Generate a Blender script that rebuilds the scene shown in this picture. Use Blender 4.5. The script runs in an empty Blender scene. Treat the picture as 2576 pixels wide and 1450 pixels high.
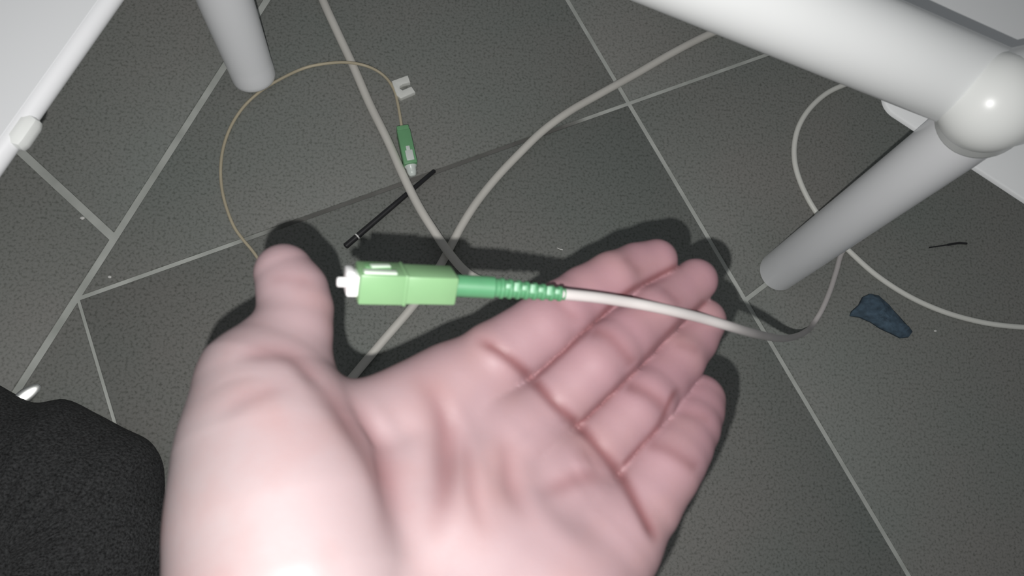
import bpy, bmesh, math, random
import numpy as np
from mathutils import Vector, Matrix

random.seed(7)
C = bpy.context.scene.collection
scene = bpy.context.scene

# ------------------------------------------------------------------ camera
F = 2000.0                      # focal length in pixels of the 2576 x 1450 frame
CX, CY = 1288.0, 725.0
CAM_H = 0.42
NADIR = (980.0, 1200.0)         # where straight-down falls in the frame
dn = Vector(((NADIR[0] - CX) / F, -(NADIR[1] - CY) / F, -1.0)).normalized()
zc = -dn
xc = (Vector((1, 0, 0)) - zc * zc.x).normalized()
yc = zc.cross(xc)
R = Matrix((xc, yc, zc))        # camera space -> world
CAM = Vector((0, 0, CAM_H))
cam_data = bpy.data.cameras.new('camera')
cam_data.sensor_width = 36.0
cam_data.lens = F / 2576.0 * 36.0
cam_data.clip_start = 0.005
cam = bpy.data.objects.new('camera', cam_data)
C.objects.link(cam)
cam.matrix_world = Matrix.Translation(CAM) @ R.to_4x4()
scene.camera = cam
cam_data.dof.use_dof = True
cam_data.dof.focus_distance = 0.42
cam_data.dof.aperture_fstop = 20.0

# ------------------------------------------------------------------ light
w = bpy.data.worlds.new('dark_room'); scene.world = w
w.use_nodes = True
w.node_tree.nodes['Background'].inputs[0].default_value = (0.92, 0.96, 1.0, 1)
w.node_tree.nodes['Background'].inputs[1].default_value = 0.135
ld = bpy.data.lights.new('phone_flash', 'SPOT')
ld.energy = 3.3
ld.color = (1.0, 0.985, 0.965)
ld.shadow_soft_size = 0.0012
ld.spot_size = math.radians(160)
ld.spot_blend = 1.0
lo = bpy.data.objects.new('phone_flash', ld); C.objects.link(lo)
lo.matrix_world = Matrix.Translation(CAM + R @ Vector((-0.0072, -0.0127, -0.004))) @ (R @ Matrix.Rotation(math.radians(7), 3, 'Y') @ Matrix.Rotation(math.radians(-2), 3, 'X')).to_4x4()
scene.view_settings.view_transform = 'Standard'
scene.view_settings.look = 'None'
scene.view_settings.gamma = 1.0
scene.view_settings.use_curve_mapping = False
scene.view_settings.exposure = 0.0

# ------------------------------------------------------------------ helpers
def P(px, py, d):
    """point seen at px, py at depth d (metres along the optical axis)"""
    return CAM + R @ Vector(((px - CX) / F * d, -(py - CY) / F * d, -d))

def FL(px, py, z=0.0):
    r = R @ Vector(((px - CX) / F, -(py - CY) / F, -1.0))
    t = (z - CAM_H) / r.z
    return CAM + r * t

def mat(name, color, rough=0.5, noise=None, bump=None, metallic=0.0, spec=0.5, coat=0.0, sss=0.0):
    m = bpy.data.materials.new(name); m.use_nodes = True
    nt = m.node_tree; b = nt.nodes['Principled BSDF']
    b.inputs['Base Color'].default_value = (*color, 1)
    b.inputs['Roughness'].default_value = rough
    b.inputs['Metallic'].default_value = metallic
    b.inputs['Specular IOR Level'].default_value = spec
    b.inputs['Coat Weight'].default_value = coat
    if sss:
        b.inputs['Subsurface Weight'].default_value = sss
        b.inputs['Subsurface Radius'].default_value = (1.0, 0.6, 0.5)
        b.inputs['Subsurface Scale'].default_value = 0.0015
    tc = nt.nodes.new('ShaderNodeTexCoord')
    if noise:
        scale, amount = noise[:2]
        n = nt.nodes.new('ShaderNodeTexNoise'); n.inputs['Scale'].default_value = scale
        n.inputs['Detail'].default_value = 4.0
        nt.links.new(tc.outputs['Object'], n.inputs['Vector'])
        mx = nt.nodes.new('ShaderNodeMix'); mx.data_type = 'RGBA'
        mx.inputs[6].default_value = (*[c * (1 - amount) for c in color], 1)
        mx.inputs[7].default_value = (*[min(1, c * (1 + amount)) for c in color], 1)
        mr = nt.nodes.new('ShaderNodeMapRange')
        mr.inputs[1].default_value = 0.3; mr.inputs[2].default_value = 0.7
        nt.links.new(n.outputs['Fac'], mr.inputs[0])
        nt.links.new(mr.outputs[0], mx.inputs[0])
        nt.links.new(mx.outputs[2], b.inputs['Base Color'])
    if bump:
        n2 = nt.nodes.new('ShaderNodeTexNoise'); n2.inputs['Scale'].default_value = bump[0]
        nt.links.new(tc.outputs['Object'], n2.inputs['Vector'])
        bp = nt.nodes.new('ShaderNodeBump'); bp.inputs['Strength'].default_value = bump[1]
        bp.inputs['Distance'].default_value = bump[2] if len(bump) > 2 else 0.0005
        nt.links.new(n2.outputs['Fac'], bp.inputs['Height'])
        nt.links.new(bp.outputs['Normal'], b.inputs['Normal'])
    return m

def obj(name, verts, faces, m, parent=None, smooth=True, sharp=None):
    me = bpy.data.meshes.new(name)
    me.from_pydata([tuple(v) for v in verts], [], faces)
    return link(name, me, m, parent, smooth, sharp)

def link(name, me, m, parent=None, smooth=True, sharp=None):
    bm = bmesh.new(); bm.from_mesh(me)
    bmesh.ops.recalc_face_normals(bm, faces=bm.faces)
    if sharp is not None:
        for e in bm.edges:
            if len(e.link_faces) == 2 and e.calc_face_angle(0) > math.radians(sharp):
                e.smooth = False
    for f in bm.faces:
        f.smooth = smooth
    bm.to_mesh(me); bm.free()
    me.materials.append(m)
    o = bpy.data.objects.new(name, me); C.objects.link(o)
    if parent is not None:
        o.parent = parent
        o.matrix_parent_inverse = Matrix.Translation(-world_loc(parent))
    return o

def world_loc(o):
    v = Vector(o.location)
    while o.parent is not None:
        # children meshes sit in world coordinates with identity offset
        return Vector((0, 0, 0)) if o.type == 'MESH' else v
    return v

def empty(name, loc):
    o = bpy.data.objects.new(name, None); C.objects.link(o)
    o.location = loc; o.empty_display_size = 0.02
    return o

def tag(o, label=None, cat=None, group=None, kind=None):
    if label: o['label'] = label
    if cat: o['category'] = cat
    if group: o['group'] = group
    if kind: o['kind'] = kind
    return o

def catmull(pts, n=10):
    """smooth polyline; every point may carry extra columns (radius)"""
    p = np.array(pts, float)
    p = np.vstack([2 * p[0] - p[1], p, 2 * p[-1] - p[-2]])
    out = []
    for i in range(1, len(p) - 2):
        a, b, c, d = p[i - 1], p[i], p[i + 1], p[i + 2]
        # centripetal parameters
        def dist(u, v): return max(np.linalg.norm(u[:3] - v[:3]), 1e-6) ** 0.5
        t0 = 0; t1 = t0 + dist(a, b); t2 = t1 + dist(b, c); t3 = t2 + dist(c, d)
        for k in range(n):
            t = t1 + (t2 - t1) * k / n
            A1 = (t1 - t) / (t1 - t0) * a + (t - t0) / (t1 - t0) * b
            A2 = (t2 - t) / (t2 - t1) * b + (t - t1) / (t2 - t1) * c
            A3 = (t3 - t) / (t3 - t2) * c + (t - t2) / (t3 - t2) * d
            B1 = (t2 - t) / (t2 - t0) * A1 + (t - t0) / (t2 - t0) * A2
            B2 = (t3 - t) / (t3 - t1) * A2 + (t - t1) / (t3 - t1) * A3
            out.append((t2 - t) / (t2 - t1) * B1 + (t - t1) / (t2 - t1) * B2)
    out.append(p[-2])
    return np.array(out)

def sweep(points, radii, seg=12, cap=True):
    """tube mesh data along points with a radius at each"""
    pts = [Vector(p[:3]) for p in points]
    n = len(pts)
    if not hasattr(radii, '__len__'): radii = [radii] * n
    verts, faces = [], []
    t = (pts[1] - pts[0]).normalized()
    u = t.orthogonal().normalized()
    for i in range(n):
        t2 = (pts[min(i + 1, n - 1)] - pts[max(i - 1, 0)])
        t2 = t2.normalized() if t2.length > 1e-9 else t
        u = (u - t2 * u.dot(t2)).normalized(); v = t2.cross(u); t = t2
        for k in range(seg):
            a = 2 * math.pi * k / seg
            verts.append(pts[i] + (u * math.cos(a) + v * math.sin(a)) * radii[i])
    for i in range(n - 1):
        for k in range(seg):
            k2 = (k + 1) % seg
            faces.append((i * seg + k, i * seg + k2, (i + 1) * seg + k2, (i + 1) * seg + k))
    if cap:
        faces.append(tuple(range(seg))[::-1])
        faces.append(tuple((n - 1) * seg + k for k in range(seg)))
    return verts, faces

def tube(name, points, radii, m, parent=None, seg=14, sharp=50):
    v, f = sweep(points, radii, seg)
    return obj(name, v, f, m, parent, True, sharp)

def lathe_profile(a, b, prof, seg=24):
    """profile of (t along a->b in metres, radius)"""
    ax = (b - a).normalized()
    return [a + ax * t for t, r in prof], [r for t, r in prof]

def rounded_box(size, bevel, segs=2):
    bm = bmesh.new()
    bmesh.ops.create_cube(bm, size=1.0)
    for v in bm.verts:
        v.co = Vector((v.co.x * size[0], v.co.y * size[1], v.co.z * size[2]))
    bmesh.ops.bevel(bm, geom=bm.edges[:], offset=bevel, segments=segs, affect='EDGES', profile=0.5)
    return bm

def box_obj(name, M4, size, bevel, m, parent=None, sharp=40, off=(0, 0, 0), edit=None):
    bm = rounded_box(size, bevel)
    bmesh.ops.translate(bm, verts=bm.verts, vec=off)
    if edit: edit(bm)
    bm.transform(M4)
    me = bpy.data.meshes.new(name); bm.to_mesh(me); bm.free()
    return link(name, me, m, parent, True, sharp)

def prism(name, poly, z0, z1, m, parent=None, bevel=0.0, segs=2, sharp=40):
    """poly: list of world xy; from z0 up to z1"""
    bm = bmesh.new()
    vs = [bm.verts.new((p[0], p[1], z0)) for p in poly]
    f = bm.faces.new(vs)
    r = bmesh.ops.extrude_face_region(bm, geom=[f])
    top = [e for e in r['geom'] if isinstance(e, bmesh.types.BMVert)]
    for v in top: v.co.z = z1
    bmesh.ops.recalc_face_normals(bm, faces=bm.faces)
    if bevel:
        es = [e for e in bm.edges if all(abs(v.co.z - z1) < 1e-7 for v in e.verts)]
        bmesh.ops.bevel(bm, geom=es, offset=bevel, segments=segs, affect='EDGES', profile=0.5)
    me = bpy.data.meshes.new(name); bm.to_mesh(me); bm.free()
    return link(name, me, m, parent, True, sharp)

# ------------------------------------------------------------------ floor
def speckled_tile():
    m = bpy.data.materials.new('grey_porcelain_tile'); m.use_nodes = True
    nt = m.node_tree; b = nt.nodes['Principled BSDF']
    tc = nt.nodes.new('ShaderNodeTexCoord')
    n1 = nt.nodes.new('ShaderNodeTexNoise'); n1.inputs['Scale'].default_value = 700; n1.inputs['Detail'].default_value = 5
    n2 = nt.nodes.new('ShaderNodeTexNoise'); n2.inputs['Scale'].default_value = 9; n2.inputs['Detail'].default_value = 4
    for n in (n1, n2): nt.links.new(tc.outputs['Object'], n.inputs['Vector'])
    r1 = nt.nodes.new('ShaderNodeValToRGB')
    r1.color_ramp.elements[0].position = 0.30; r1.color_ramp.elements[0].color = (0.135, 0.143, 0.130, 1)
    r1.color_ramp.elements[1].position = 0.50; r1.color_ramp.elements[1].color = (0.228, 0.237, 0.224, 1)
    e = r1.color_ramp.elements.new(0.8); e.color = (0.256, 0.264, 0.252, 1)
    nt.links.new(n1.outputs['Fac'], r1.inputs[0])
    r2 = nt.nodes.new('ShaderNodeValToRGB')
    r2.color_ramp.elements[0].position = 0.35; r2.color_ramp.elements[0].color = (0.93, 0.97, 0.95, 1)
    r2.color_ramp.elements[1].position = 0.65; r2.color_ramp.elements[1].color = (1.05, 1.0, 0.99, 1)
    nt.links.new(n2.outputs['Fac'], r2.inputs[0])
    mx = nt.nodes.new('ShaderNodeMix'); mx.data_type = 'RGBA'; mx.blend_type = 'MULTIPLY'
    mx.inputs[0].default_value = 1.0
    nt.links.new(r1.outputs[0], mx.inputs[6]); nt.links.new(r2.outputs[0], mx.inputs[7])
    nt.links.new(mx.outputs[2], b.inputs['Base Color'])
    b.inputs['Roughness'].default_value = 0.55
    b.inputs['Specular IOR Level'].default_value = 0.35
    bp = nt.nodes.new('ShaderNodeBump'); bp.inputs['Strength'].default_value = 0.06; bp.inputs['Distance'].default_value = 0.0003
    nt.links.new(n1.outputs['Fac'], bp.inputs['Height']); nt.links.new(bp.outputs['Normal'], b.inputs['Normal'])
    return m

def grout_material():
    m = mat('cement_grout', (0.58, 0.60, 0.565), 0.9)
    nt = m.node_tree; b = nt.nodes['Principled BSDF']
    geo = nt.nodes.new('ShaderNodeNewGeometry')
    n = nt.nodes.new('ShaderNodeTexNoise'); n.inputs['Scale'].default_value = 60
    nt.links.new(geo.outputs['Position'], n.inputs['Vector'])
    # dirt worn into the joint near the middle of the long cross joint
    a, c = FL(655, 600), FL(1500, 290)
    mid = (a + c) / 2; ln = (c - a).length / 2
    ang = math.atan2((c - a).y, (c - a).x)
    mp = nt.nodes.new('ShaderNodeMapping'); mp.vector_type = 'TEXTURE'
    mp.inputs['Location'].default_value = mid
    mp.inputs['Rotation'].default_value = (0, 0, ang)
    mp.inputs['Scale'].default_value = (ln, 0.02, 1)
    nt.links.new(geo.outputs['Position'], mp.inputs['Vector'])
    le = nt.nodes.new('ShaderNodeVectorMath'); le.operation = 'LENGTH'
    nt.links.new(mp.outputs[0], le.inputs[0])
    ad = nt.nodes.new('ShaderNodeMath'); ad.operation = 'MULTIPLY_ADD'
    nt.links.new(n.outputs['Fac'], ad.inputs[0]); ad.inputs[1].default_value = 0.5
    nt.links.new(le.outputs['Value'], ad.inputs[2])
    mr = nt.nodes.new('ShaderNodeMapRange'); mr.inputs[1].default_value = 1.05; mr.inputs[2].default_value = 1.4
    nt.links.new(ad.outputs[0], mr.inputs[0])
    mx = nt.nodes.new('ShaderNodeMix'); mx.data_type = 'RGBA'
    mx.inputs[6].default_value = (0.165, 0.162, 0.152, 1); mx.inputs[7].default_value = (0.58, 0.60, 0.565, 1)
    nt.links.new(mr.outputs[0], mx.inputs[0])
    r = nt.nodes.new('ShaderNodeValToRGB')
    r.color_ramp.elements[0].position = 0.3; r.color_ramp.elements[0].color = (0.72, 0.73, 0.72, 1)
    r.color_ramp.elements[1].position = 0.7; r.color_ramp.elements[1].color = (1, 1, 1, 1)
    nt.links.new(n.outputs['Fac'], r.inputs[0])
    m2 = nt.nodes.new('ShaderNodeMix'); m2.data_type = 'RGBA'; m2.blend_type = 'MULTIPLY'; m2.inputs[0].default_value = 1
    nt.links.new(mx.outputs[2], m2.inputs[6]); nt.links.new(r.outputs[0], m2.inputs[7])
    nt.links.new(m2.outputs[2], b.inputs['Base Color'])
    return m

S = 1.25
floor_mat = grout_material(); tile_mat = speckled_tile()
bm = bmesh.new()
vs = [bm.verts.new((x, y, z)) for z in (-0.012, -0.0008) for x, y in ((-S, -S), (S, -S), (S, S), (-S, S))]
for q in ((3, 2, 1, 0), (4, 5, 6, 7), (0, 1, 5, 4), (1, 2, 6, 5), (2, 3, 7, 6), (3, 0, 4, 7)):
    bm.faces.new([vs[i] for i in q])
me = bpy.data.meshes.new('floor'); bm.to_mesh(me); bm.free()
floor = tag(link('floor', me, floor_mat, None, False), 'grey speckled floor tiles with pale cement joints', 'floor', kind='structure')

def line_px(a, b, hw):
    a, b = FL(*a), FL(*b)
    d = (b - a); d.z = 0; d.normalize()
    return (a.x, a.y, -d.y, d.x, hw)     # point, left normal, half width
def shift(l, s, hw=None):
    return (l[0] + l[2] * s, l[1] + l[3] * s, l[2], l[3], hw if hw else l[4])
def clip(poly, l, side):
    """keep the part on the + or - side of the line, drawn back by the joint's half width"""
    out = []
    def val(p): return side * ((p[0] - l[0]) * l[2] + (p[1] - l[1]) * l[3]) - l[4]
    for i, p in enumerate(poly):
        q = poly[(i + 1) % len(poly)]
        a, b = val(p), val(q)
        if a >= 0: out.append(p)
        if (a >= 0) != (b >= 0):
            t = a / (a - b)
            out.append((p[0] + (q[0] - p[0]) * t, p[1] + (q[1] - p[1]) * t))
    return out
def split(cells, l):
    out = []
    for c in cells:
        for s in (1, -1):
            k = clip(c, l, s)
            if len(k) >= 3: out.append(k)
    return out
def area(p):
    return abs(sum(p[i][0] * p[(i + 1) % len(p)][1] - p[(i + 1) % len(p)][0] * p[i][1] for i in range(len(p)))) / 2

A1 = line_px((40, 985), (560, 172), 0.0018)
B1 = line_px((1470, 70), (2270, 1420), 0.0013)
C1 = line_px((205, 748), (1920, 140), 0.0011)
D1 = line_px((55, 385), (278, 592), 0.0021)
E1 = line_px((195, 752), (258, 965), 0.0008)
F1 = line_px((1880, 752), (1948, 700), 0.0013)
sq = [(-S, -S), (S, -S), (S, S), (-S, S)]
left = [clip(sq, A1, 1)]; right = [clip(sq, A1, -1)]
if (FL(1288, 500).x - A1[0]) * A1[2] + (FL(1288, 500).y - A1[1]) * A1[3] > 0:
    left, right = right, left
T = 0.36
upper = [clip(right[0], C1, 1)]; lower = [clip(right[0], C1, -1)]
for k in (-2, -1, 0, 1, 2):
    upper = split(upper, shift(B1, k * T + (0 if k == 0 else 0.0)))
for k in (1, 2, 3):
    upper = split(upper, shift(C1, k * T))
lo_cells = split(lower, B1)
new = []
for c in lo_cells:
    cxm = sum(p[0] for p in c) / len(c); cym = sum(p[1] for p in c) / len(c)
    side_b = (cxm - B1[0]) * B1[2] + (cym - B1[1]) * B1[3]
    if (FL(2300, 900).x - B1[0]) * B1[2] + (FL(2300, 900).y - B1[1]) * B1[3] < 0: side_b = -side_b
    if side_b > 0:
        k = split([c], F1)
        sgn = 1 if (FL(2400, 1200).x - F1[0]) * F1[2] + (FL(2400, 1200).y - F1[1]) * F1[3] > 0 else -1
        for j in (1, 2, 3): k = split(k, shift(F1, sgn * j * T))
        new += k
    else:
        k = split([c], E1)
        for j in (1, 2, 3): k = split(k, shift(C1, -j * T))
        new += k
lower = new
left = split(left, D1)
for k in (-3, -2, -1, 1, 2, 3): left = split(left, shift(D1, k * T))
sl = 1 if (FL(0, 300).x - A1[0]) * A1[2] + (FL(0, 300).y - A1[1]) * A1[3] > 0 else -1
left = split(left, shift(A1, sl * T)); left = split(left, shift(A1, sl * 2 * T))
for poly in upper + lower + left:
    if area(poly) < 2e-4: continue
    poly = [p for i, p in enumerate(poly) if math.dist(p, poly[i - 1]) > 1e-5]
    if len(poly) < 3: continue
    prism('tile', poly, -0.0078, 0.0 - random.random() * 0.00012, tile_mat, floor, bevel=0.0005, segs=1, sharp=60)

# ------------------------------------------------------------------ shared materials
white_paint = mat('white_enamel', (0.89, 0.91, 0.91), 0.30, noise=(14, 0.015), coat=0.15)
white_leg = mat('white_leg_enamel', (0.92, 0.93, 0.95), 0.30, noise=(14, 0.015), coat=0.15)
white_plastic = mat('white_plastic', (0.89, 0.91, 0.89), 0.30, noise=(20, 0.015))
grey_white = mat('white_laminate', (0.84, 0.855, 0.87), 0.5, noise=(6, 0.02))
cable_grey = mat('grey_cable_jacket', (0.68, 0.66, 0.61), 0.6, noise=(40, 0.06))
cable_white = mat('white_cable_jacket', (0.88, 0.88, 0.82), 0.45, noise=(60, 0.03))
cord_white = mat('white_cord_jacket', (0.56, 0.53, 0.52), 0.5, noise=(60, 0.03))
green_bright = mat('light_green_plastic', (0.19, 0.35, 0.175), 0.38, noise=(150, 0.03))
green_boot = mat('green_rubber', (0.075, 0.25, 0.12), 0.5, noise=(150, 0.05))
green_floor = mat('green_plastic', (0.17, 0.41, 0.20), 0.45, noise=(150, 0.04))
ceramic = mat('white_ceramic', (0.82, 0.82, 0.82), 0.25)
black_pl = mat('black_plastic', (0.018, 0.018, 0.02), 0.45, noise=(200, 0.2))

# ------------------------------------------------------------------ white tubular frame, upper right
frame = empty('tube_frame', FL(1957, 683))
tag(frame, 'white tubular metal frame with rounded corner joint and slanted leg, upper right', 'frame')
hub_c = P(2492, 258, 0.281)
tube('cross_tube', [P(1100, -345, 0.243), P(1967, 14, 0.266), P(2311, 158, 0.281), P(2480, 228, 0.288)], 0.0160, white_paint, frame, 40)
foot = FL(1957, 684, 0.0); foot_up = P(2402, 353, 0.310)
ax = (foot_up - foot).normalized(); LL = (foot_up - foot).length
rr_ = [0.0114, 0.0115, 0.0127, 0.0127]
v, f = sweep([foot + ax * 0.002, foot + ax * 0.012, foot_up, foot_up + ax * 0.02], rr_, 40)
leg_o = obj('leg', v, f, white_leg, frame, True, 50)
for vert in leg_o.data.vertices[:40]:       # cut level with the floor
    vert.co = vert.co + ax * ((0.0007 - vert.co.z) / ax.z)
bm = bmesh.new(); bmesh.ops.create_uvsphere(bm, u_segments=40, v_segments=24, radius=0.0176)
bm.transform(Matrix.Translation(hub_c))
me = bpy.data.meshes.new('corner_joint'); bm.to_mesh(me); bm.free()
joint = link('corner_joint', me, white_plastic, frame)
se = P(2466, 300, 0.296)
up_ = foot_up + ax * 0.05
tube('leg_sleeve', [se, se + (hub_c - se) * 0.03, se + (hub_c - se) * 0.12, hub_c], [0.0148, 0.0154, 0.0156, 0.0160], white_plastic, joint, 40)
tube('side_tube', [hub_c, P(2600, 232, 0.286), P(2950, 165, 0.294)], [0.0172, 0.0172, 0.0172], white_paint, frame, 40)
# shelf board under the tubes
ZB = 0.142
def q(px, py): v = FL(px, py, ZB); return (v.x, v.y)
def round_corner(a, c, b, r, n=8):
    a, c, b = Vector(a), Vector(c), Vector(b)
    u, w_ = (a - c).normalized(), (b - c).normalized()
    p0, p1 = c + u * r, c + w_ * r
    return [tuple(p0 * (1 - t) ** 2 + c * 2 * t * (1 - t) + p1 * t * t) for t in [i / n for i in range(n + 1)]]
corner = q(2226, 272)
poly = [q(2195, -230)] + round_corner(q(2212, 60), corner, q(2576, 498), 0.0055) + [q(2576, 502), q(2900, 712), q(3000, -200)]
prism('shelf_board', poly, ZB - 0.0022, ZB, mat('white_shelf_laminate', (0.92, 0.935, 0.94), 0.45, noise=(6, 0.015)), frame, bevel=0.0008, segs=2)

# ------------------------------------------------------------------ leg, upper left
lf = FL(643, 203, 0.0)
lg = empty('furniture_leg', lf)
tag(lg, 'white round furniture leg leaning back at the top left of the floor', 'leg')
lt = P(567, 0, 0.400); lt_len = (lt - lf).length
la = (lt - lf).normalized()
far = lf + la * 0.16
tube('tube', [lf + la * 0.012, lt, far], [0.0120, 0.0136, 0.0150], white_leg, lg, 40)
ts = [0.0, 0.0006, 0.002, 0.004, 0.008, 0.0125]
tube('foot_cap', [lf + la * t for t in ts], [0.0092, 0.0106, 0.0116, 0.0119, 0.0120, 0.0120], white_leg, lg, 40)

# ------------------------------------------------------------------ white board, upper left
ZL = 0.15
def ql(px, py, z=ZL): v = FL(px, py, z); return (v.x, v.y)
e0, e1 = ql(530, -348), ql(-125, 582)
ev = Vector(e1) - Vector(e0); en = Vector((ev.y, -ev.x)).normalized()
if (Vector(ql(0, 0)) - Vector(e0)).dot(en) < 0: en = -en
inner0, inner1 = Vector(e0) + en * 0.0042, Vector(e1) + en * 0.0042
o0, o1 = Vector(e0) + en * 0.35, Vector(e1) + en * 0.35
wb = empty('white_board', (((o0 + o1) / 2).x, ((o0 + o1) / 2).y, 0))
tag(wb, 'large white board with bright rounded edge in the upper left corner', 'board')
prism('panel', [inner0, inner1, o1, o0], ZL - 0.0080, ZL + 0.0003, grey_white, wb, bevel=0.0002, segs=1)
v, f = sweep([(*(Vector(e0) + en * 0.0040), ZL - 0.004), (*(Vector(e1) + en * 0.0040), ZL - 0.004)], 0.0042, 32)
obj('edge_trim', v, f, white_leg, wb, True, 60)  # lip whiter than the panel, flash brightness put into its colour
side = [Vector(e0) + en * 0.30, Vector(e1) + en * 0.30, Vector(e1) + en * 0.345, Vector(e0) + en * 0.345]
prism('side_support', side, 0.0, ZL - 0.0078, grey_white, wb)
cc = FL(58, 332, ZL - 0.004)
M4 = Matrix.Translation(cc) @ Matrix.Rotation(math.atan2(ev.y, ev.x), 4, 'Z')
box_obj('corner_clip', M4, (0.013, 0.008, 0.008), 0.003, white_plastic, wb)

# ------------------------------------------------------------------ cables lying on the floor
def floor_path(pix, r, lift=None, n=10):
    pts = []
    for i, p in enumerate(pix):
        z = r + (lift.get(i, 0) if lift else 0)
        pts.append(tuple(FL(p[0], p[1], z)))
    return catmull(pts, n)

g1 = [(770, -110), (812, 0), (846, 75), (888, 165), (930, 262), (976, 355), (1018, 450), (1058, 528), (1096, 588), (1132, 640), (1172, 684), (1222, 712), (1290, 732), (1370, 752), (1460, 800), (1530, 890), (1530, 1020), (1420, 1200), (1200, 1430), (1000, 1750)]
tag(tube('grey_cable', floor_path(g1, 0.0024, {5: .0003, 6: 0.0010, 7: 0.0030, 8: 0.0046, 9: 0.0050, 10: 0.0030, 11: 0.0008}), 0.0024, cable_grey),
    'round grey cable running from the top edge down past the floor connector', 'cable')
g2 = [(2150, -60), (1960, 15), (1780, 88), (1690, 134), (1600, 186), (1510, 236), (1430, 282), (1365, 330), (1305, 388), (1250, 446), (1200, 508), (1165, 562), (1142, 604), (1110, 664), (1075, 722), (1034, 776), (955, 868), (880, 958), (800, 1060), (725, 1180), (700, 1400), (740, 1750)]
tag(tube('grey_cable', floor_path(g2, 0.0023), 0.0023, cable_grey),
    'round grey cable curving down from under the white tube to behind the held connector', 'cable')
wc = [(2750, 60), (2600, 130), (2400, 160), (2240, 175), (2130, 211), (2078, 236), (2034, 277), (2008, 322), (1998, 370), (2000, 412), (2011, 452), (2029, 493), (2052, 532), (2096, 590), (2146, 641), (2205, 693), (2285, 745), (2372, 784), (2460, 809), (2530, 820), (2600, 824), (2760, 815)]
tag(tube('white_cable', floor_path(wc, 0.0016), 0.0016, cable_white),
    'thin white cable looping on the floor behind the slanted leg to the right edge', 'cable')

# ------------------------------------------------------------------ held patch cord with green connector
cord = empty('patch_cord', FL(2060, 795))
tag(cord, 'white fibre optic cord with bright green connector lying across the fingers', 'cable')
ca = P(897, 711, 0.1930); cb = P(1140, 718, 0.2020)
axis = (cb - ca).normalized()
view = ((ca + cb) / 2 - CAM).normalized()
upc = (R @ Vector((0, 1, 0))); upc = (upc - axis * upc.dot(axis)).normalized()
toc = axis.cross(upc)                               # towards or away from camera
if toc.dot(view) > 0: toc = -toc
roll = math.radians(25)
fz = (toc * math.cos(roll) - upc * math.sin(roll)).normalized()   # normal of the lower, lighter face
fy = (upc * math.cos(roll) + toc * math.sin(roll)).normalized()   # normal of the upper face
L = (cb - ca).length
def con(t, y=0.0, z=0.0):
    Mx = Matrix((axis, fy, fz)).transposed().to_4x4()
    return Matrix.Translation(ca + axis * t + fy * y + fz * z) @ Mx
HY, HZ = 0.0079, 0.0088
def chamf(bm): pass
body = box_obj('connector_housing', con(L * 0.23), (L * 0.46, HY, HZ), 0.0005, green_bright, cord)
box_obj('rear_housing', con(L * 0.725), (L * 0.55, HY * 0.955, HZ * 0.955), 0.0006, green_bright, body)
box_obj('housing_ridge', con(L * 0.46, 0, 0), (0.0009, HY + 0.0003, HZ + 0.0003), 0.0003, green_bright, body)
# upper face: recessed window with the pale inner sleeve showing, and a raised key
dark_green = mat('green_plastic_recess', (0.15, 0.33, 0.15), 0.5)
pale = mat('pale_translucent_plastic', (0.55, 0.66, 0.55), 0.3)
box_obj('key', con(L * 0.20, HY / 2 + 0.0001, 0.0026), (L * 0.33, 0.0008, 0.0022), 0.0003, pale, body).data
box_obj('window', con(L * 0.20, HY / 2 + 0.00005, -0.0012), (L * 0.26, 0.0003, 0.0030), 0.0001, dark_green, body)
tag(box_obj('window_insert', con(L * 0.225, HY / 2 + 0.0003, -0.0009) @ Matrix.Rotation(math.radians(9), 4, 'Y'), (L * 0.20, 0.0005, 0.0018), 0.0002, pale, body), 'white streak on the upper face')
inner = box_obj('inner_sleeve', con(-0.0012), (0.0030, 0.0056, 0.0054), 0.0006, ceramic, cord)
box_obj('inner_rim', con(-0.0018, 0.0008, -0.0006), (0.0020, 0.0050, 0.0046), 0.0005, ceramic, inner)
fp, fr = lathe_profile(ca, ca - axis, [(0.002, 0.00125), (0.0042, 0.00125), (0.0046, 0.00115), (0.0048, 0.0008)])
tube('ferrule', fp, fr, ceramic, inner, 20)
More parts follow.
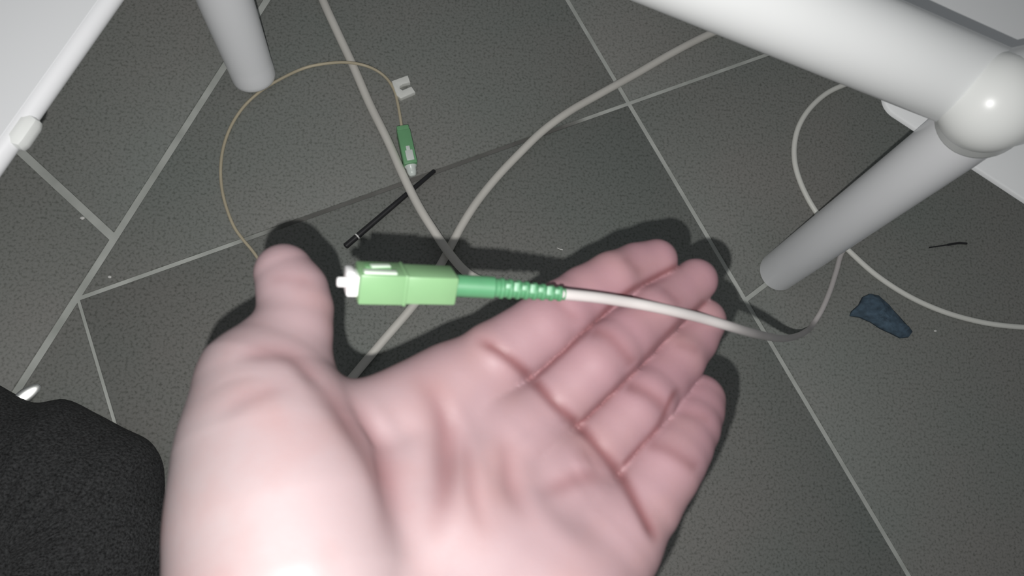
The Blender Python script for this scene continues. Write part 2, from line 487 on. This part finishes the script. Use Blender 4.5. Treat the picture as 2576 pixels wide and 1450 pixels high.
# strain relief boot
be = P(1421, 741, 0.2075)
bend = [P(1132, 718.3, 0.2018), P(1240, 724, 0.2040), P(1330, 732, 0.2058), be]
cl = catmull([tuple(p) for p in bend], 12)
def along(t):
    i = t * (len(cl) - 1); k = min(int(i), len(cl) - 2); u = i - k
    return Vector(cl[k] * (1 - u) + cl[k + 1] * u)
def brad(t): return 0.00285 - 0.00095 * max(0.0, (t - 0.32) / 0.68)
pts, rad = [], []
for i in range(15): pts.append(along(0.34 * i / 14)); rad.append(0.00285)
nr = 8
for i in range(60):
    t = 0.34 + 0.66 * (i + 1) / 60
    pts.append(along(t)); rad.append(brad(t) - 0.00035)
boot = tube('strain_relief_boot', pts, rad, green_boot, cord, 24)
boot_highlight = mat('green_rubber_highlight', (0.20, 0.40, 0.26), 0.45)
for i in range(nr):
    t0 = 0.39 + i * 0.077; t1 = t0 + 0.040
    rr = brad((t0 + t1) / 2)
    a, b = along(t0), along(min(t1, 1.0))
    pr = [a, a + (b - a) * 0.15, a + (b - a) * 0.85, b]
    tube('boot_ring', pr, [rr - 0.0003, rr, rr, rr - 0.0003], green_boot, boot, 24)
    # bridge between rings towards the camera, highlight put into its paler green
    if i < nr - 1:
        mpt = along(t1 + 0.018) ; tv = (along(t1 + 0.03) - along(t1)).normalized()
        side_v = upc if i % 2 == 0 else upc * 0.3
        cpos = mpt + (fz * 0.8 + upc * 0.55).normalized() * (rr - 0.0006)
        Mx = Matrix((tv, (upc - tv * upc.dot(tv)).normalized(), tv.cross((upc - tv * upc.dot(tv)).normalized()))).transposed().to_4x4()
        tag(box_obj('boot_bridge', Matrix.Translation(cpos) @ Mx, (0.0014, 0.0024 if i % 2 else 0.0014, 0.0012), 0.0003, boot_highlight, boot), 'bridge with painted highlight')
# the cable itself
rc = 0.00150
cp = [(1405, 739.5, .2070), (1421, 741, .2075), (1500, 749, .2120), (1580, 761, .2175), (1640, 772, .2205), (1700, 785, .2245), (1765, 801, .2305), (1830, 820, .2370), (1880, 835, .2520), (1925, 846, .2850), (1965, 852, .3300), (1998, 848, .3780), (2025, 836, .4200)]
pts = [tuple(P(*p)) for p in cp] + [tuple(FL(p[0], p[1], rc + 0.0001)) for p in [(2046, 815), (2066, 783), (2088, 732), (2104, 682), (2118, 636), (2150, 596), (2230, 530), (2330, 440), (2450, 330), (2620, 230), (2800, 160)]]
tube('cable', catmull(pts, 12), rc, cord_white, cord, 16)

# ------------------------------------------------------------------ pigtail on the floor
pig = empty('fibre_pigtail', FL(1027, 380))
tag(pig, 'dark green fibre connector on the floor with thin yellowish fibre looping left', 'connector')
k0, k1 = FL(1012, 322, 0.0046), FL(1033, 418, 0.0046)
kx = (k1 - k0).normalized(); kz = Vector((0, 0, 1)); ky = kz.cross(kx)
KL = (k1 - k0).length
def kcon(t, y=0.0, z=0.0): return Matrix.Translation(k0 + kx * t + ky * y + kz * z) @ Matrix((kx, ky, kz)).transposed().to_4x4()
kb = box_obj('connector_housing', kcon(KL * 0.56), (KL * 0.88, 0.0074, 0.0088), 0.0006, green_floor, pig)
box_obj('rear_collar', kcon(KL * 0.08), (KL * 0.17, 0.0068, 0.0072), 0.0006, green_floor, pig)
cap_mat = mat('clear_dust_cap', (0.72, 0.78, 0.74), 0.25)
kw = box_obj('window_insert', kcon(KL * 0.80, 0.0003, 0.0046), (KL * 0.26, 0.0042, 0.0008), 0.0003, cap_mat, kb)
box_obj('key', kcon(KL * 0.62, 0.0002, 0.0046), (KL * 0.12, 0.0022, 0.0007), 0.0003, cap_mat, kb)
fp, fr = lathe_profile(k0 + kx * KL * 0.97, k1 + kx, [(0, 0.0034), (0.0012, 0.0034), (0.0022, 0.0027), (0.0046, 0.0025), (0.0064, 0.0018), (0.0068, 0.001)])
tag(tube('dust_cap', fp, fr, cap_mat, pig, 24), 'clear whitish cap')
fibre_mat = mat('fibre_yellow_white', (0.52, 0.46, 0.33), 0.5, noise=(25, 0.18))
fpx = [(1012, 330), (1006, 290), (1000, 258), (992, 228), (975, 200), (950, 179), (915, 164), (870, 157), (820, 160), (770, 170), (715, 194), (655, 230), (612, 270), (580, 320), (561, 375), (555, 430), (559, 480), (572, 530), (590, 573), (612, 604), (637, 634), (660, 670), (690, 740), (700, 830), (670, 950), (620, 1120), (640, 1350), (760, 1550)]
tube('fibre', floor_path(fpx, 0.0009, {0: .0036, 1: .0022, 2: .0012, 3: .0008, 4: .0012, 5: .0025, 6: .0052, 7: .0042, 8: .0016, 10: .0012, 11: .001}), 0.00085, fibre_mat, pig, 10)

# ------------------------------------------------------------------ small things on the floor
clip_px = [(985, 204), (1026, 189), (1032, 207), (1013, 212), (1006, 217), (1006, 223), (1013, 227), (1035, 217), (1045, 232), (1008, 248), (998, 240)]
tag(prism('cable_clip', [tuple(FL(*p, 0.003).xy) for p in clip_px], 0.0, 0.0032, mat('white_clip_plastic', (0.80, 0.81, 0.77), 0.5, noise=(80, 0.05)), None, bevel=0.0004),
    'small white forked plastic clip on the floor above the floor connector', 'clip')

st = empty('plastic_stick', FL(980, 525))
tag(st, 'thin black plastic stick with a white band crossing under the grey cable', 'stick')
s0, s1 = FL(868, 621, 0.0017), FL(1094, 429, 0.0013)
sx = (s1 - s0).normalized(); SL = (s1 - s0).length; sy = Vector((0, 0, 1)).cross(sx)
tube('shaft', [s0, s0 + sx * 0.0004, s0 + sx * SL * 0.5, s1 - sx * 0.0005, s1], [0.0012, 0.0017, 0.0015, 0.0012, 0.0007], black_pl, st, 12)
tube('white_band', [s0 + sx * 0.0082, s0 + sx * 0.0090], 0.0018, mat('pale_band', (0.7, 0.7, 0.68), 0.4), st, 14)

# blue crumpled scrap
scrap_px = [(2168, 748), (2185, 740), (2205, 744), (2228, 766), (2256, 795), (2280, 822), (2293, 838), (2284, 850), (2262, 852), (2238, 840), (2212, 828), (2188, 812), (2160, 800), (2136, 796), (2140, 784), (2158, 768)]
cen = FL(2205, 797)
bm = bmesh.new()
rings = []
for s_, zz in ((1.0, 0.0002), (0.97, 0.0020), (0.75, 0.0048), (0.45, 0.0062), (0.2, 0.0066)):
    ring = []
    for i, p in enumerate(scrap_px):
        w_ = FL(*p); d = w_ - cen
        ring.append(bm.verts.new(cen + d * s_ + Vector((0, 0, zz + (0.0012 * math.sin(i * 2.3 + s_ * 9) if 0.1 < s_ < 0.95 else 0)))))
    rings.append(ring)
for a, b in zip(rings, rings[1:]):
    for i in range(len(a)):
        j = (i + 1) % len(a); bm.faces.new((a[i], a[j], b[j], b[i]))
bm.faces.new(rings[-1]); bm.faces.new(rings[0][::-1])
me = bpy.data.meshes.new('blue_scrap'); bm.to_mesh(me); bm.free()
tag(link('blue_scrap', me, mat('dark_blue_cloth', (0.075, 0.12, 0.165), 0.9, noise=(300, 0.35), bump=(400, 0.5))),
    'small dark blue crumpled scrap on the floor right of the hand', 'scrap')
# thread
tag(tube('thread', catmull([tuple(FL(2338, 623, .0007)), tuple(FL(2380, 617, .0008)), tuple(FL(2412, 612, .0007)), tuple(FL(2432, 613, .0007))], 6), [0.0004] * 7 + [0.0007] * 12, black_pl, None, 8),
    'short dark thread on the floor near the right edge', 'thread')
crumb_mat = mat('pale_crumb', (0.75, 0.75, 0.72), 0.6)
def crumb(px, py, r, label):
    bm = bmesh.new(); bmesh.ops.create_icosphere(bm, subdivisions=2, radius=r)
    for v in bm.verts: v.co = Vector((v.co.x * 1.2, v.co.y * 0.9, v.co.z * 0.7)) * (1 + random.uniform(-.15, .15))
    bm.transform(Matrix.Translation(FL(px, py, r * 0.6)))
    me = bpy.data.meshes.new('crumb'); bm.to_mesh(me); bm.free()
    tag(link('crumb', me, crumb_mat), label, 'crumb', 'pale crumbs on the tiles')
crumb(207, 549, 0.0010, 'pale crumb beside the short joint at the left edge')
crumb(276, 697, 0.0008, 'pale crumb above the long joint left of the thumb')
crumb(2353, 833, 0.0008, 'pale crumb right of the dark blue scrap')
tag(tube('lint_hair', catmull([tuple(FL(1402, 624, .0004)), tuple(FL(1408, 627, .0005)), tuple(FL(1416, 629, .0004))], 4), 0.00025, crumb_mat, None, 6),
    'tiny pale lint hair on the floor above the fingers', 'lint')

# ------------------------------------------------------------------ dark fabric, lower left
cloth = mat('charcoal_knit', (0.034, 0.035, 0.036), 0.95, noise=(900, 0.8), bump=(700, 0.8, 0.001))
edge_px = [(-260, 900), (-120, 930), (0, 968), (40, 990), (92, 1014), (170, 1006), (250, 1042), (318, 1078), (378, 1108), (404, 1140), (416, 1172), (420, 1212), (421, 1240), (434, 1280), (445, 1330), (444, 1400), (438, 1480), (420, 1600), (350, 1760), (200, 1880), (-60, 1900), (-260, 1800), (-360, 1500), (-350, 1150)]
ed = catmull([tuple(FL(*p)) for p in edge_px + edge_px[:1]], 6)[:-1]
cen = Vector(tuple(FL(60, 1420)))
bm = bmesh.new(); rings = []
for s_, zz in ((0.985, 0.0), (1.0, 0.003), (0.99, 0.008), (0.96, 0.014), (0.90, 0.021), (0.8, 0.029), (0.65, 0.036), (0.45, 0.041), (0.2, 0.043)):
    ring = []
    for i, p in enumerate(ed):
        d = Vector(p) - cen
        # rim leans so that its outline in the picture stays with the edge
        ring.append(bm.verts.new(cen + d * s_ * (1 - zz * 0.9) + Vector((0, 0, zz + 0.0005 * math.sin(i * 0.9 + zz * 200) * (1 - s_) * 3))))
    rings.append(ring)
for a, b in zip(rings, rings[1:]):
    for i in range(len(a)):
        j = (i + 1) % len(a); bm.faces.new((a[i], a[j], b[j], b[i]))
bm.faces.new(rings[-1]); bm.faces.new(rings[0][::-1])
me = bpy.data.meshes.new('dark_cloth'); bm.to_mesh(me); bm.free()
tag(link('dark_cloth', me, cloth), 'dark charcoal fabric bundle filling the lower left corner', 'cloth')

# added shiny dome turned to the camera, stands in for flash glint on tile
def add_glint(name, px, py, w_, h_, label, ang):
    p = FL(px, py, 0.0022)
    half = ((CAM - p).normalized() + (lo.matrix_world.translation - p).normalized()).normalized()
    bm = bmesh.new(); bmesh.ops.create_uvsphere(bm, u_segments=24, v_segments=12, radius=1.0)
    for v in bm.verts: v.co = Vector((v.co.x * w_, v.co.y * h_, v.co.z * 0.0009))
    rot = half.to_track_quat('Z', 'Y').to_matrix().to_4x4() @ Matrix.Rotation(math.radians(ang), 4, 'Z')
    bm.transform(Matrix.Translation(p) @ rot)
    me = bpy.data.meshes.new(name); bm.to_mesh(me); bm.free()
    tag(link(name, me, mat('glint_mirror', (0.8, 0.82, 0.8), 0.3, metallic=0.9)), label, 'scrap')
add_glint('flash_glint', 66, 995, 0.0075, 0.0035, 'tiny added dome making the flash glint at the edge of the dark fabric', -32)

# ------------------------------------------------------------------ the hand
def hand_mesh():
    def cs(px, py, d):                     # millimetres in camera space
        return np.array([(px - CX) / F * d, -(py - CY) / F * d, -d])
    def chain(lst): return [(cs(a, b, d), r * d / F) for a, b, d, r in lst]
    index = chain([(1135, 1000, 216, 122), (1245, 905, 217, 96), (1360, 825, 221, 83), (1415, 782, 224, 78), (1470, 742, 228, 72), (1540, 700, 231, 67), (1600, 670, 236, 58), (1652, 654, 238, 53)])
    middle = chain([(1290, 1105, 211, 116), (1395, 1015, 215, 82), (1490, 922, 219, 80), (1535, 884, 222, 77), (1578, 846, 226, 73), (1640, 790, 231, 69), (1700, 745, 237, 61), (1750, 706, 240, 56)])
    ring = chain([(1405, 1225, 208, 114), (1507, 1128, 214, 80), (1590, 1040, 219, 76), (1628, 1000, 222, 73), (1660, 962, 227, 70), (1705, 905, 232, 68), (1742, 855, 238, 62), (1768, 808, 241, 59)])
    pinky = chain([(1525, 1365, 205, 134), (1612, 1272, 210, 99), (1668, 1185, 215, 92), (1690, 1152, 218, 88), (1710, 1122, 221, 82), (1733, 1075, 226, 77), (1748, 1035, 231, 72), (1757, 1008, 234, 68)])
    thumb = chain([(672, 965, 203, 156), (712, 895, 208, 106), (738, 830, 210, 96), (744, 780, 213, 92), (736, 735, 215, 88), (715, 688, 217, 75)])
    palm_chains = [
        chain([(672, 965, 203, 156), (690, 1120, 196, 225), (720, 1300, 189, 275), (748, 1500, 182, 300), (770, 1750, 172, 250)]),
        chain([(1135, 1000, 216, 122), (1000, 1270, 200, 160), (900, 1520, 186, 170), (800, 1950, 160, 240)]),
        chain([(1135, 1000, 216, 122), (1030, 1040, 211, 112), (930, 1085, 206, 112), (800, 1100, 203, 120)]),
        chain([(1290, 1105, 211, 116), (1140, 1350, 196, 165), (1000, 1620, 182, 180), (880, 1980, 160, 230)]),
        chain([(1405, 1225, 208, 114), (1270, 1420, 195, 160), (1130, 1680, 180, 190), (960, 2000, 162, 230)]),
        chain([(1525, 1365, 205, 134), (1400, 1520, 194, 180), (1230, 1750, 180, 210), (1050, 2000, 164, 230)]),
    ]
    a0, b0 = cs(800, 1960, 160), cs(1050, 2010, 164)
    dv = np.array([-0.62, -0.72, 0.25]); dv /= np.linalg.norm(dv)
    palm_chains.append([(a0, 20.0), (a0 + dv * 45, 21.0), (a0 + dv * 75, 24.0)])
    palm_chains.append([(b0, 19.5), (b0 + dv * 45, 20.5), (b0 + dv * 75, 24.0)])

    vox = 0.66
    allp = [p for c in [index, middle, ring, pinky, thumb] + palm_chains for p in c]
    mn = np.min([p - r for p, r in allp], 0) - 3; mx = np.max([p + r for p, r in allp], 0) + 3
    n = np.ceil((mx - mn) / vox).astype(int) + 1
    gx, gy, gz = [(mn[i] + vox * np.arange(n[i])).astype(np.float32) for i in range(3)]

    def cone(field, a, ra, b, rb, k):
        """smooth union of a round cone into field, only near it"""
        m = max(k, 2.0) + 2
        lo_ = np.minimum(a - ra, b - rb) - m; hi = np.maximum(a + ra, b + rb) + m
        i0 = np.clip(((lo_ - mn) / vox).astype(int), 0, n - 1); i1 = np.clip(((hi - mn) / vox).astype(int) + 2, 1, n)
        sl_ = tuple(slice(i0[i], i1[i]) for i in range(3))
        X, Y, Z = gx[sl_[0]][:, None, None], gy[sl_[1]][None, :, None], gz[sl_[2]][None, None, :]
        ab = (b - a).astype(np.float32); ll = float(ab @ ab)
        t = ((X - a[0]) * ab[0] + (Y - a[1]) * ab[1] + (Z - a[2]) * ab[2]) / ll
        np.clip(t, 0, 1, out=t)
        d = np.sqrt((X - a[0] - t * ab[0]) ** 2 + (Y - a[1] - t * ab[1]) ** 2 + (Z - a[2] - t * ab[2]) ** 2)
        d -= (ra + t * (rb - ra)).astype(np.float32)
        sub = field[sl_]
        if k <= 0:
            np.minimum(sub, d, out=sub)
        else:
            h = np.maximum(k - np.abs(sub - d), 0) / k
            field[sl_] = np.minimum(sub, d) - h * h * k * 0.25

    BIG = 30.0
    palm = np.full(n, BIG, np.float32)
    for c in palm_chains:
        for (a, ra), (b, rb) in zip(c, c[1:]):
            cone(palm, np.asarray(a), ra, np.asarray(b), rb, 6.0)
    total = palm.copy()
    for ch, k in ((index, 3.5), (middle, 3.0), (ring, 3.0), (pinky, 3.5), (thumb, 7.0)):
        fld = np.full(n, BIG, np.float32)
        for (a, ra), (b, rb) in zip(ch, ch[1:]):
            cone(fld, a, ra, b, rb, 1.2)
        h = np.maximum(k - np.abs(palm - fld), 0) / k
        np.minimum(total, np.minimum(palm, fld) - h * h * k * 0.25, out=total)
        del fld, h
    del palm

    # surface nets
    s = total < 0
    cnt = np.zeros(n - 1, np.int8)
    for i in (0, 1):
        for j in (0, 1):
            for k in (0, 1):
                cnt += s[i:n[0] - 1 + i, j:n[1] - 1 + j, k:n[2] - 1 + k]
    act = (cnt > 0) & (cnt < 8)
    idx = np.argwhere(act)
    vid = np.full(n - 1, -1, np.int32); vid[act] = np.arange(len(idx))
    acc = np.zeros((len(idx), 3)); num = np.zeros(len(idx))
    offs = [(i, j, k) for i in (0, 1) for j in (0, 1) for k in (0, 1)]
    for o1_ in offs:
        for ax_ in range(3):
            if o1_[ax_]: continue
            o2_ = list(o1_); o2_[ax_] = 1
            f1 = total[tuple((idx + o1_).T)]; f2 = total[tuple((idx + o2_).T)]
            mk = (f1 < 0) != (f2 < 0)
            t = np.where(mk, f1 / np.where(mk, f1 - f2, 1), 0)
            pt = np.array(o1_, float)[None, :].repeat(len(idx), 0); pt[:, ax_] += t
            acc[mk] += pt[mk]; num[mk] += 1
    V = mn + vox * (idx + acc / num[:, None])
    quads = []
    for ax_ in range(3):
        b_, c_ = (ax_ + 1) % 3, (ax_ + 2) % 3
        sl1 = [slice(1, -1)] * 3; sl2 = [slice(1, -1)] * 3
        sl1[ax_] = slice(0, n[ax_] - 1); sl2[ax_] = slice(1, n[ax_])
        s1, s2 = s[tuple(sl1)], s[tuple(sl2)]
        e = np.argwhere(s1 != s2)
        inside = s1[tuple(e.T)]
        e = e + 1; e[:, ax_] -= 1
        def vv(db, dc):
            c = e.copy(); c[:, b_] -= db; c[:, c_] -= dc
            return vid[tuple(c.T)]
        qd = np.stack([vv(1, 1), vv(0, 1), vv(0, 0), vv(1, 0)], 1)
        qd[~inside] = qd[~inside][:, ::-1]
        quads.append(qd)
    Q = np.concatenate(quads)
    Q = Q[(Q >= 0).all(1)]
    return V, Q

def vnormals(V, Q):
    a = V[Q[:, 2]] - V[Q[:, 0]]; b = V[Q[:, 3]] - V[Q[:, 1]]
    fn = np.cross(a, b); N = np.zeros_like(V)
    for k in range(4):
        for c in range(3): N[:, c] += np.bincount(Q[:, k], fn[:, c], len(V))
    return N / np.maximum(np.linalg.norm(N, axis=1), 1e-9)[:, None]

def smooth_verts(V, Q, it, lam=0.5, wt=None):
    for _ in range(it):
        acc = np.zeros_like(V); num = np.zeros(len(V))
        for k in range(4):
            i, j = Q[:, k], Q[:, (k + 1) % 4]
            for c in range(3):
                acc[:, c] += np.bincount(i, V[j, c], len(V)) + np.bincount(j, V[i, c], len(V))
            num += np.bincount(i, minlength=len(V)) + np.bincount(j, minlength=len(V))
        d = (acc / np.maximum(num, 1)[:, None] - V) * lam
        V = V + (d if wt is None else d * wt[:, None])
    return V

V, Q = hand_mesh()
V = smooth_verts(V, Q, 4)
N = vnormals(V, Q)
px = CX + V[:, 0] / -V[:, 2] * F; py = CY - V[:, 1] / -V[:, 2] * F
view_dir = -V / np.linalg.norm(V, axis=1)[:, None]
front = np.clip((N * view_dir).sum(1) * 2.0 - 0.1, 0, 1)

def poly_dist(pl, fade=0.0):
    """distance in pixels to the smoothed line, and a weight that dies off towards its ends"""
    pl = catmull([(a, b, 0.0) for a, b in pl], 6)[:, :2]
    seg = np.hypot(*(pl[1:] - pl[:-1]).T); cum = np.concatenate([[0], np.cumsum(seg)]); tot = cum[-1]
    best = np.full(len(V), 1e9); par = np.zeros(len(V))
    for a, b, s0_, l_ in zip(pl, pl[1:], cum, seg):
        ab = b - a; t = np.clip(((px - a[0]) * ab[0] + (py - a[1]) * ab[1]) / max(ab @ ab, 1e-9), 0, 1)
        d = np.hypot(px - a[0] - t * ab[0], py - a[1] - t * ab[1])
        m = d < best
        best[m] = d[m]; par[m] = (s0_ + t[m] * l_) / tot
    wt = np.ones(len(V))
    if fade:
        wt = np.clip(np.minimum(par, 1 - par) / fade, 0, 1); wt = wt * wt * (3 - 2 * wt)
    return best, wt

# (polyline, depth mm, half width px, redness)
creases = [
    # along the base of the fingers
    ([(1185, 845), (1265, 888), (1340, 955), (1400, 1018), (1455, 1070), (1505, 1122), (1555, 1186), (1605, 1270), (1662, 1378)], 0.7, 14, 0.85, 0.08),
    ([(1390, 1050), (1440, 1062), (1490, 1100)], 0.25, 10, 0.5, 0.4),
    # finger sides
    ([(1340, 955), (1420, 884), (1500, 808), (1560, 748), (1640, 702), (1706, 668)], 0.0, 8, 0.9, 0.0),
    ([(1455, 1070), (1528, 1000), (1600, 928), (1700, 822), (1770, 762)], 0.0, 8, 0.9, 0.0),
    ([(1555, 1186), (1610, 1125), (1655, 1075), (1690, 1000), (1712, 968)], 0.0, 8, 0.8, 0.12),
    # finger joints
    ([(1375, 730), (1420, 775), (1470, 820)], 0.2, 14, 0.25, 0.3),
    ([(1560, 634), (1590, 662), (1625, 700)], 0.16, 12, 0.25, 0.3),
    ([(1480, 826), (1535, 848), (1600, 925)], 0.3, 16, 0.5, 0.12),
    ([(1655, 715), (1690, 742), (1725, 775)], 0.15, 12, 0.25, 0.3),
    ([(1570, 966), (1630, 988), (1690, 1040)], 0.3, 16, 0.5, 0.12),
    ([(1690, 860), (1730, 872), (1770, 890)], 0.15, 12, 0.25, 0.3),
    ([(1620, 1112), (1680, 1130), (1765, 1185)], 0.25, 16, 0.4, 0.15),
    ([(1700, 1035), (1750, 1045), (1800, 1060)], 0.14, 14, 0.25, 0.3),
    # thumb
    ([(660, 708), (720, 700), (800, 716)], 0.15, 16, 0.2, 0.3),
    ([(570, 905), (640, 884), (730, 892), (790, 940), (850, 990)], 0.8, 24, 0.4, 0.3),
    # palm
    ([(720, 900), (780, 940), (840, 995), (905, 1075), (955, 1150), (985, 1240), (990, 1330), (985, 1420)], 1.5, 36, 0.6, 0.4),
    ([(520, 1070), (610, 1005), (700, 975), (780, 985)], 0.4, 24, 0.2, 0.4),
    ([(985, 940), (1060, 960), (1105, 1015), (1125, 1095), (1122, 1190), (1102, 1300), (1090, 1380)], 1.15, 30, 0.55, 0.4),
    ([(1120, 1000), (1165, 1130), (1190, 1240), (1235, 1370)], 0.6, 20, 0.3, 0.45),
    ([(1255, 1050), (1276, 1150), (1290, 1235), (1350, 1330)], 0.75, 24, 0.35, 0.45),
    ([(1565, 1200), (1480, 1198), (1410, 1220), (1340, 1255)], 0.7, 24, 0.45, 0.4),
    ([(1560, 1205), (1500, 1150), (1430, 1110)], 0.3, 40, 0.3, 0.4),
]
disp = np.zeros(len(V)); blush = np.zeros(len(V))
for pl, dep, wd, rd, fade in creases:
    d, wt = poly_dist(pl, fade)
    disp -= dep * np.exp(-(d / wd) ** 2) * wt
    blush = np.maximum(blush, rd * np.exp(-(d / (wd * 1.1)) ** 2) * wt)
# folds and pads standing proud
ridges = [
    ([(1080, 940), (1140, 1020), (1165, 1090), (1200, 1170), (1250, 1330)], 0.7, 34),
    ([(990, 975), (1040, 1040), (1060, 1110), (1065, 1240)], 0.6, 36),
    ([(1292, 1110), (1330, 1250), (1405, 1340), (1540, 1430)], 0.7, 36),
    ([(1330, 1080), (1375, 1150)], 0.5, 60),
    ([(1440, 1180), (1490, 1150)], 0.35, 45),
    ([(880, 970), (960, 1050), (1040, 1180)], 0.4, 26),
]
for pl, dep, wd in ridges:
    d, wt = poly_dist(pl, 0.4)
    disp += dep * np.exp(-(d / wd) ** 2) * wt
V = V + N * (disp * front)[:, None]
V = smooth_verts(V, Q, 2, 0.4)
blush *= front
# pinker fingers; heel paler, the near flash's wash-out put into its colour
warm = np.clip(((px - 700) * 0.62 - (py - 1450) * 0.55) / 900, 0, 1)

Wv = (np.array(R) @ (V.T / 1000.0)).T + np.array(CAM)
me = bpy.data.meshes.new('person')
me.vertices.add(len(Wv)); me.vertices.foreach_set('co', Wv.astype(np.float32).ravel())
me.loops.add(Q.size); me.loops.foreach_set('vertex_index', Q.astype(np.int32).ravel())
me.polygons.add(len(Q)); me.polygons.foreach_set('loop_start', np.arange(0, Q.size, 4, dtype=np.int32))
me.polygons.foreach_set('loop_total', np.full(len(Q), 4, np.int32))
me.update(calc_edges=True); me.validate()
me.polygons.foreach_set('use_smooth', np.ones(len(me.polygons), bool))
for nm, arr in (('blush', blush), ('warm', warm)):
    at = me.attributes.new(nm, 'FLOAT', 'POINT'); at.data.foreach_set('value', arr.astype(np.float32))
skin = mat('pale_skin', (0.70, 0.47, 0.46), 0.52, bump=(900, 0.10, 0.0003), sss=0.25, spec=0.35)
nt = skin.node_tree; b = nt.nodes['Principled BSDF']
at1 = nt.nodes.new('ShaderNodeAttribute'); at1.attribute_name = 'blush'
at2 = nt.nodes.new('ShaderNodeAttribute'); at2.attribute_name = 'warm'
tc = nt.nodes.new('ShaderNodeTexCoord')
nz = nt.nodes.new('ShaderNodeTexNoise'); nz.inputs['Scale'].default_value = 55; nz.inputs['Detail'].default_value = 3
nt.links.new(tc.outputs['Object'], nz.inputs['Vector'])
m1 = nt.nodes.new('ShaderNodeMix'); m1.data_type = 'RGBA'
m1.inputs[6].default_value = (0.37, 0.30, 0.305, 1); m1.inputs[7].default_value = (0.335, 0.19, 0.215, 1)
nt.links.new(at2.outputs['Fac'], m1.inputs[0])
mm = nt.nodes.new('ShaderNodeMix'); mm.data_type = 'RGBA'
mm.inputs[7].default_value = (0.36, 0.215, 0.21, 1)
mr = nt.nodes.new('ShaderNodeMapRange'); mr.inputs[1].default_value = 0.45; mr.inputs[2].default_value = 0.75; mr.inputs[4].default_value = 0.5
nt.links.new(nz.outputs['Fac'], mr.inputs[0]); nt.links.new(mr.outputs[0], mm.inputs[0]); nt.links.new(m1.outputs[2], mm.inputs[6])
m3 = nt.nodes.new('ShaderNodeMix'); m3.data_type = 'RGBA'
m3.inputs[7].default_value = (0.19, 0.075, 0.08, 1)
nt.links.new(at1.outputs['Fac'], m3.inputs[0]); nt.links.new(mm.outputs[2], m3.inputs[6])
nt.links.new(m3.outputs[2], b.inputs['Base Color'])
me.materials.append(skin)
hand = bpy.data.objects.new('person', me); C.objects.link(hand)
tag(hand, 'left hand held out palm up with thumb raised and fingers together', 'person')
# sleeve round the forearm, below the frame
dvw = R @ Vector((-0.62, -0.72, 0.25)).normalized()
c0 = P(925, 1985, 0.162) + dvw * 0.045
sp = [c0, c0 + dvw * 0.002, c0 + dvw * 0.03, c0 + dvw * 0.09, c0 + dvw * 0.17, c0 + dvw * 0.20, c0 + dvw * 0.205]
tube('sleeve', sp, [0.038, 0.041, 0.042, 0.045, 0.047, 0.044, 0.02], cloth, hand, 32)
